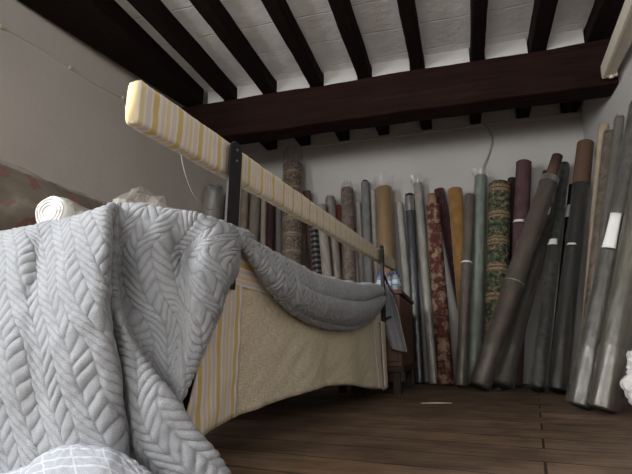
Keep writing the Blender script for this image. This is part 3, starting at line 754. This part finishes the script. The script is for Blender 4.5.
wr = empty('white_roll', (-1.165, 1.10, .632)); tag(wr, 'short white wrapped roll lying on the blanket with its end toward the camera', 'roll')
wr.rotation_euler = (0, 0, math.radians(7))
lumpy_roll('roll_body', (0, 0, .03), (0, .55, .024), .054, M_white, .05, 30, 30, 2, wr)
bm = bmesh.new()
for rr in (.024, .034, .044):
    pts_ = [(rr*math.cos(a)*(1+.05*math.sin(3*a)), -.0015, .03+rr*math.sin(a)) for a in [2*PI*k/24 for k in range(25)]]
    add_tube(bm, pts_, .0022, 6)
link('spiral_end', bm, M_paper, wr)
lumpy_roll('plastic_sleeve', (0, .03, .03), (0, .30, .03), .0585, M_haze, .08, 30, 24, 6, wr)
M_bag = m_plastic('bag_plastic', (214, 212, 206), .34)
for n_ in M_bag.node_tree.nodes:
    if n_.bl_idname == 'ShaderNodeBsdfGlossy': n_.inputs['Roughness'].default_value = .5
    if n_.bl_idname == 'ShaderNodeBump': n_.inputs['Distance'].default_value = .002
def crumple(name, loc, rad, mat, seed, sub=4, amp=.35):
    bm = bmesh.new(); bmesh.ops.create_icosphere(bm, subdivisions=sub, radius=1)
    for v in bm.verts:
        d = v.co.normalized(); q = d*1.6+Vector((seed, 0, 0))
        k = 1+amp*(noise.noise(q)*1.6)-amp*.9*(abs(noise.noise(q*1.9))*1.6-.4)-amp*.35*(abs(noise.noise(q*4.3))*2-.5)
        v.co = Vector((d.x*rad[0], d.y*rad[1], d.z*rad[2]))*k
    zmin = min(v.co.z for v in bm.verts)
    for v in bm.verts: v.co.z = max(v.co.z-zmin*.8, 0)
    o = link(name, bm, mat, None, False); o.location = loc; return o
o = crumple('plastic_bag', (-1.05, 1.36, .54), (.10, .11, .125), M_bag, 4.2, 3, .22)
tag(o, 'crumpled clear plastic bag behind the grey blanket', 'plastic bag')
o = crumple('white_bag', (.71, 2.24, .002), (.11, .12, .14), M_white, 5.3, 5, .24)
tag(o, 'crumpled white bag on the floor at the right edge', 'bag')

# ------------------------------------------------------------------ cabinet with bottles at the far end of the bed
cb = empty('cabinet', (-.58, 3.02, 0)); tag(cb, 'small reddish wooden cabinet on short legs beyond the bed', 'cabinet')
box('body', -.20, .212, .012, .75, .15, .60, M_cabinet, cb, .004)
box('top', -.215, .228, 0, .765, .60, .628, M_cabinet, cb, .004)
box('plinth', -.21, .222, .004, .758, .13, .165, M_darkwood, cb, .005)
for x in (-.19, .15):
    for y in (.03, .69): box('leg', x, x+.045, y, y+.045, 0, .135, M_darkwood, cb, .003)
dr = box('door', -.18, .19, .0, .014, .19, .58, M_cabinet, cb, .004)
bm = bmesh.new(); add_lathe(bm, [(.006, 0), (.006, .012), (.012, .018), (.012, .026), (.006, .03)], 14, Matrix.Translation((.15, 0, .40)) @ Matrix.Rotation(PI/2, 4, 'X')); link('knob', bm, M_iron, dr)
M_pet = Mat('clear_bottle', .12, .5); M_pet.b.inputs['Base Color'].default_value = lin((214, 222, 228)); M_pet.b.inputs['Transmission Weight'].default_value = .75; M_pet.b.inputs['IOR'].default_value = 1.2
M_cap = m_plain('blue_cap', lin((44, 74, 138)), .4, .08, 30, .0003, .5)
M_lab = m_plain('pale_blue_label', lin((176, 196, 214)), .6, .1, 60, .0003)
spots = [(-.50, 3.12, 'nearest the far black bracket on the cabinet'), (-.45, 3.17, 'between the bracket and the cabinet front corner'), (-.40, 3.11, 'at the right front corner of the cabinet'), (-.405, 3.27, 'behind the one at the cabinet corner'), (-.53, 3.24, 'farthest back, left of the others on the cabinet')]
def bottle(x, y, lab):
    t = empty('water_bottle', (x, y, .629)); tag(t, 'blue capped clear bottle, '+lab, 'bottle', 'blue capped bottles on the cabinet')
    bm = bmesh.new(); add_lathe(bm, [(.015, 0), (.022, .004), (.0225, .03), (.021, .035), (.0225, .04), (.0225, .078), (.019, .092), (.011, .104), (.010, .112)], 20); link('bottle_body', bm, M_pet.m, t)
    bm = bmesh.new(); add_lathe(bm, [(.0125, .108), (.013, .112), (.013, .126), (.0115, .129)], 20); link('cap', bm, M_cap, t)
    bm = bmesh.new(); add_lathe(bm, [(.0230, .045), (.0234, .046), (.0234, .072), (.0230, .073)], 20); link('paper_label', bm, M_lab, t)
for s in spots: bottle(*s)

o = tube('wood_sliver', [(-.226, 2.555, .004), (-.15, 2.578, .005), (-.079, 2.599, .004)], [.002, .004, .002], M_linen, None, 6)
tag(o, 'thin pale wooden sliver lying on the floorboards', 'sliver')

# ------------------------------------------------------------------ light, world, camera
w = bpy.data.worlds.new('world'); S.world = w; w.use_nodes = True
w.node_tree.nodes['Background'].inputs[0].default_value = (.75, .85, 1, 1); w.node_tree.nodes['Background'].inputs[1].default_value = .6
ld = bpy.data.lights.new('window_daylight', 'AREA'); ld.shape = 'RECTANGLE'; ld.size = WX1-WX0-.1; ld.size_y = WZ1-WZ0-.1
ld.energy = 185; ld.color = (1, .985, .96)
lo = bpy.data.objects.new('window_daylight', ld); COL.objects.link(lo)
lo.location = ((WX0+WX1)/2, -3.24, (WZ0+WZ1)/2); lo.rotation_euler = (PI/2+math.radians(58), 0, 0)
l2 = bpy.data.lights.new('side_window_daylight', 'AREA'); l2.shape = 'RECTANGLE'; l2.size = SY1-SY0-.1; l2.size_y = SZ1-SZ0-.1
l2.energy = 150; l2.color = (.95, .975, 1)
o2 = bpy.data.objects.new('side_window_daylight', l2); COL.objects.link(o2)
o2.location = (-2.5, (SY0+SY1)/2, (SZ0+SZ1)/2); o2.rotation_euler = (PI/2, 0, -PI/2)
cd = bpy.data.cameras.new('camera'); cd.sensor_fit = 'HORIZONTAL'; cd.sensor_width = 36; cd.lens = 36*482/632; cd.clip_start = .02
co = bpy.data.objects.new('camera', cd); COL.objects.link(co)
co.location = (0, 0, .26); co.rotation_euler = (math.radians(90+13.2), 0, math.radians(16.75)); S.camera = co
S.view_settings.view_transform = 'Standard'; S.view_settings.look = 'None'; S.view_settings.gamma = 1; S.view_settings.exposure = 0
S.cycles.max_bounces = 8; S.cycles.transparent_max_bounces = 24; S.cycles.diffuse_bounces = 5
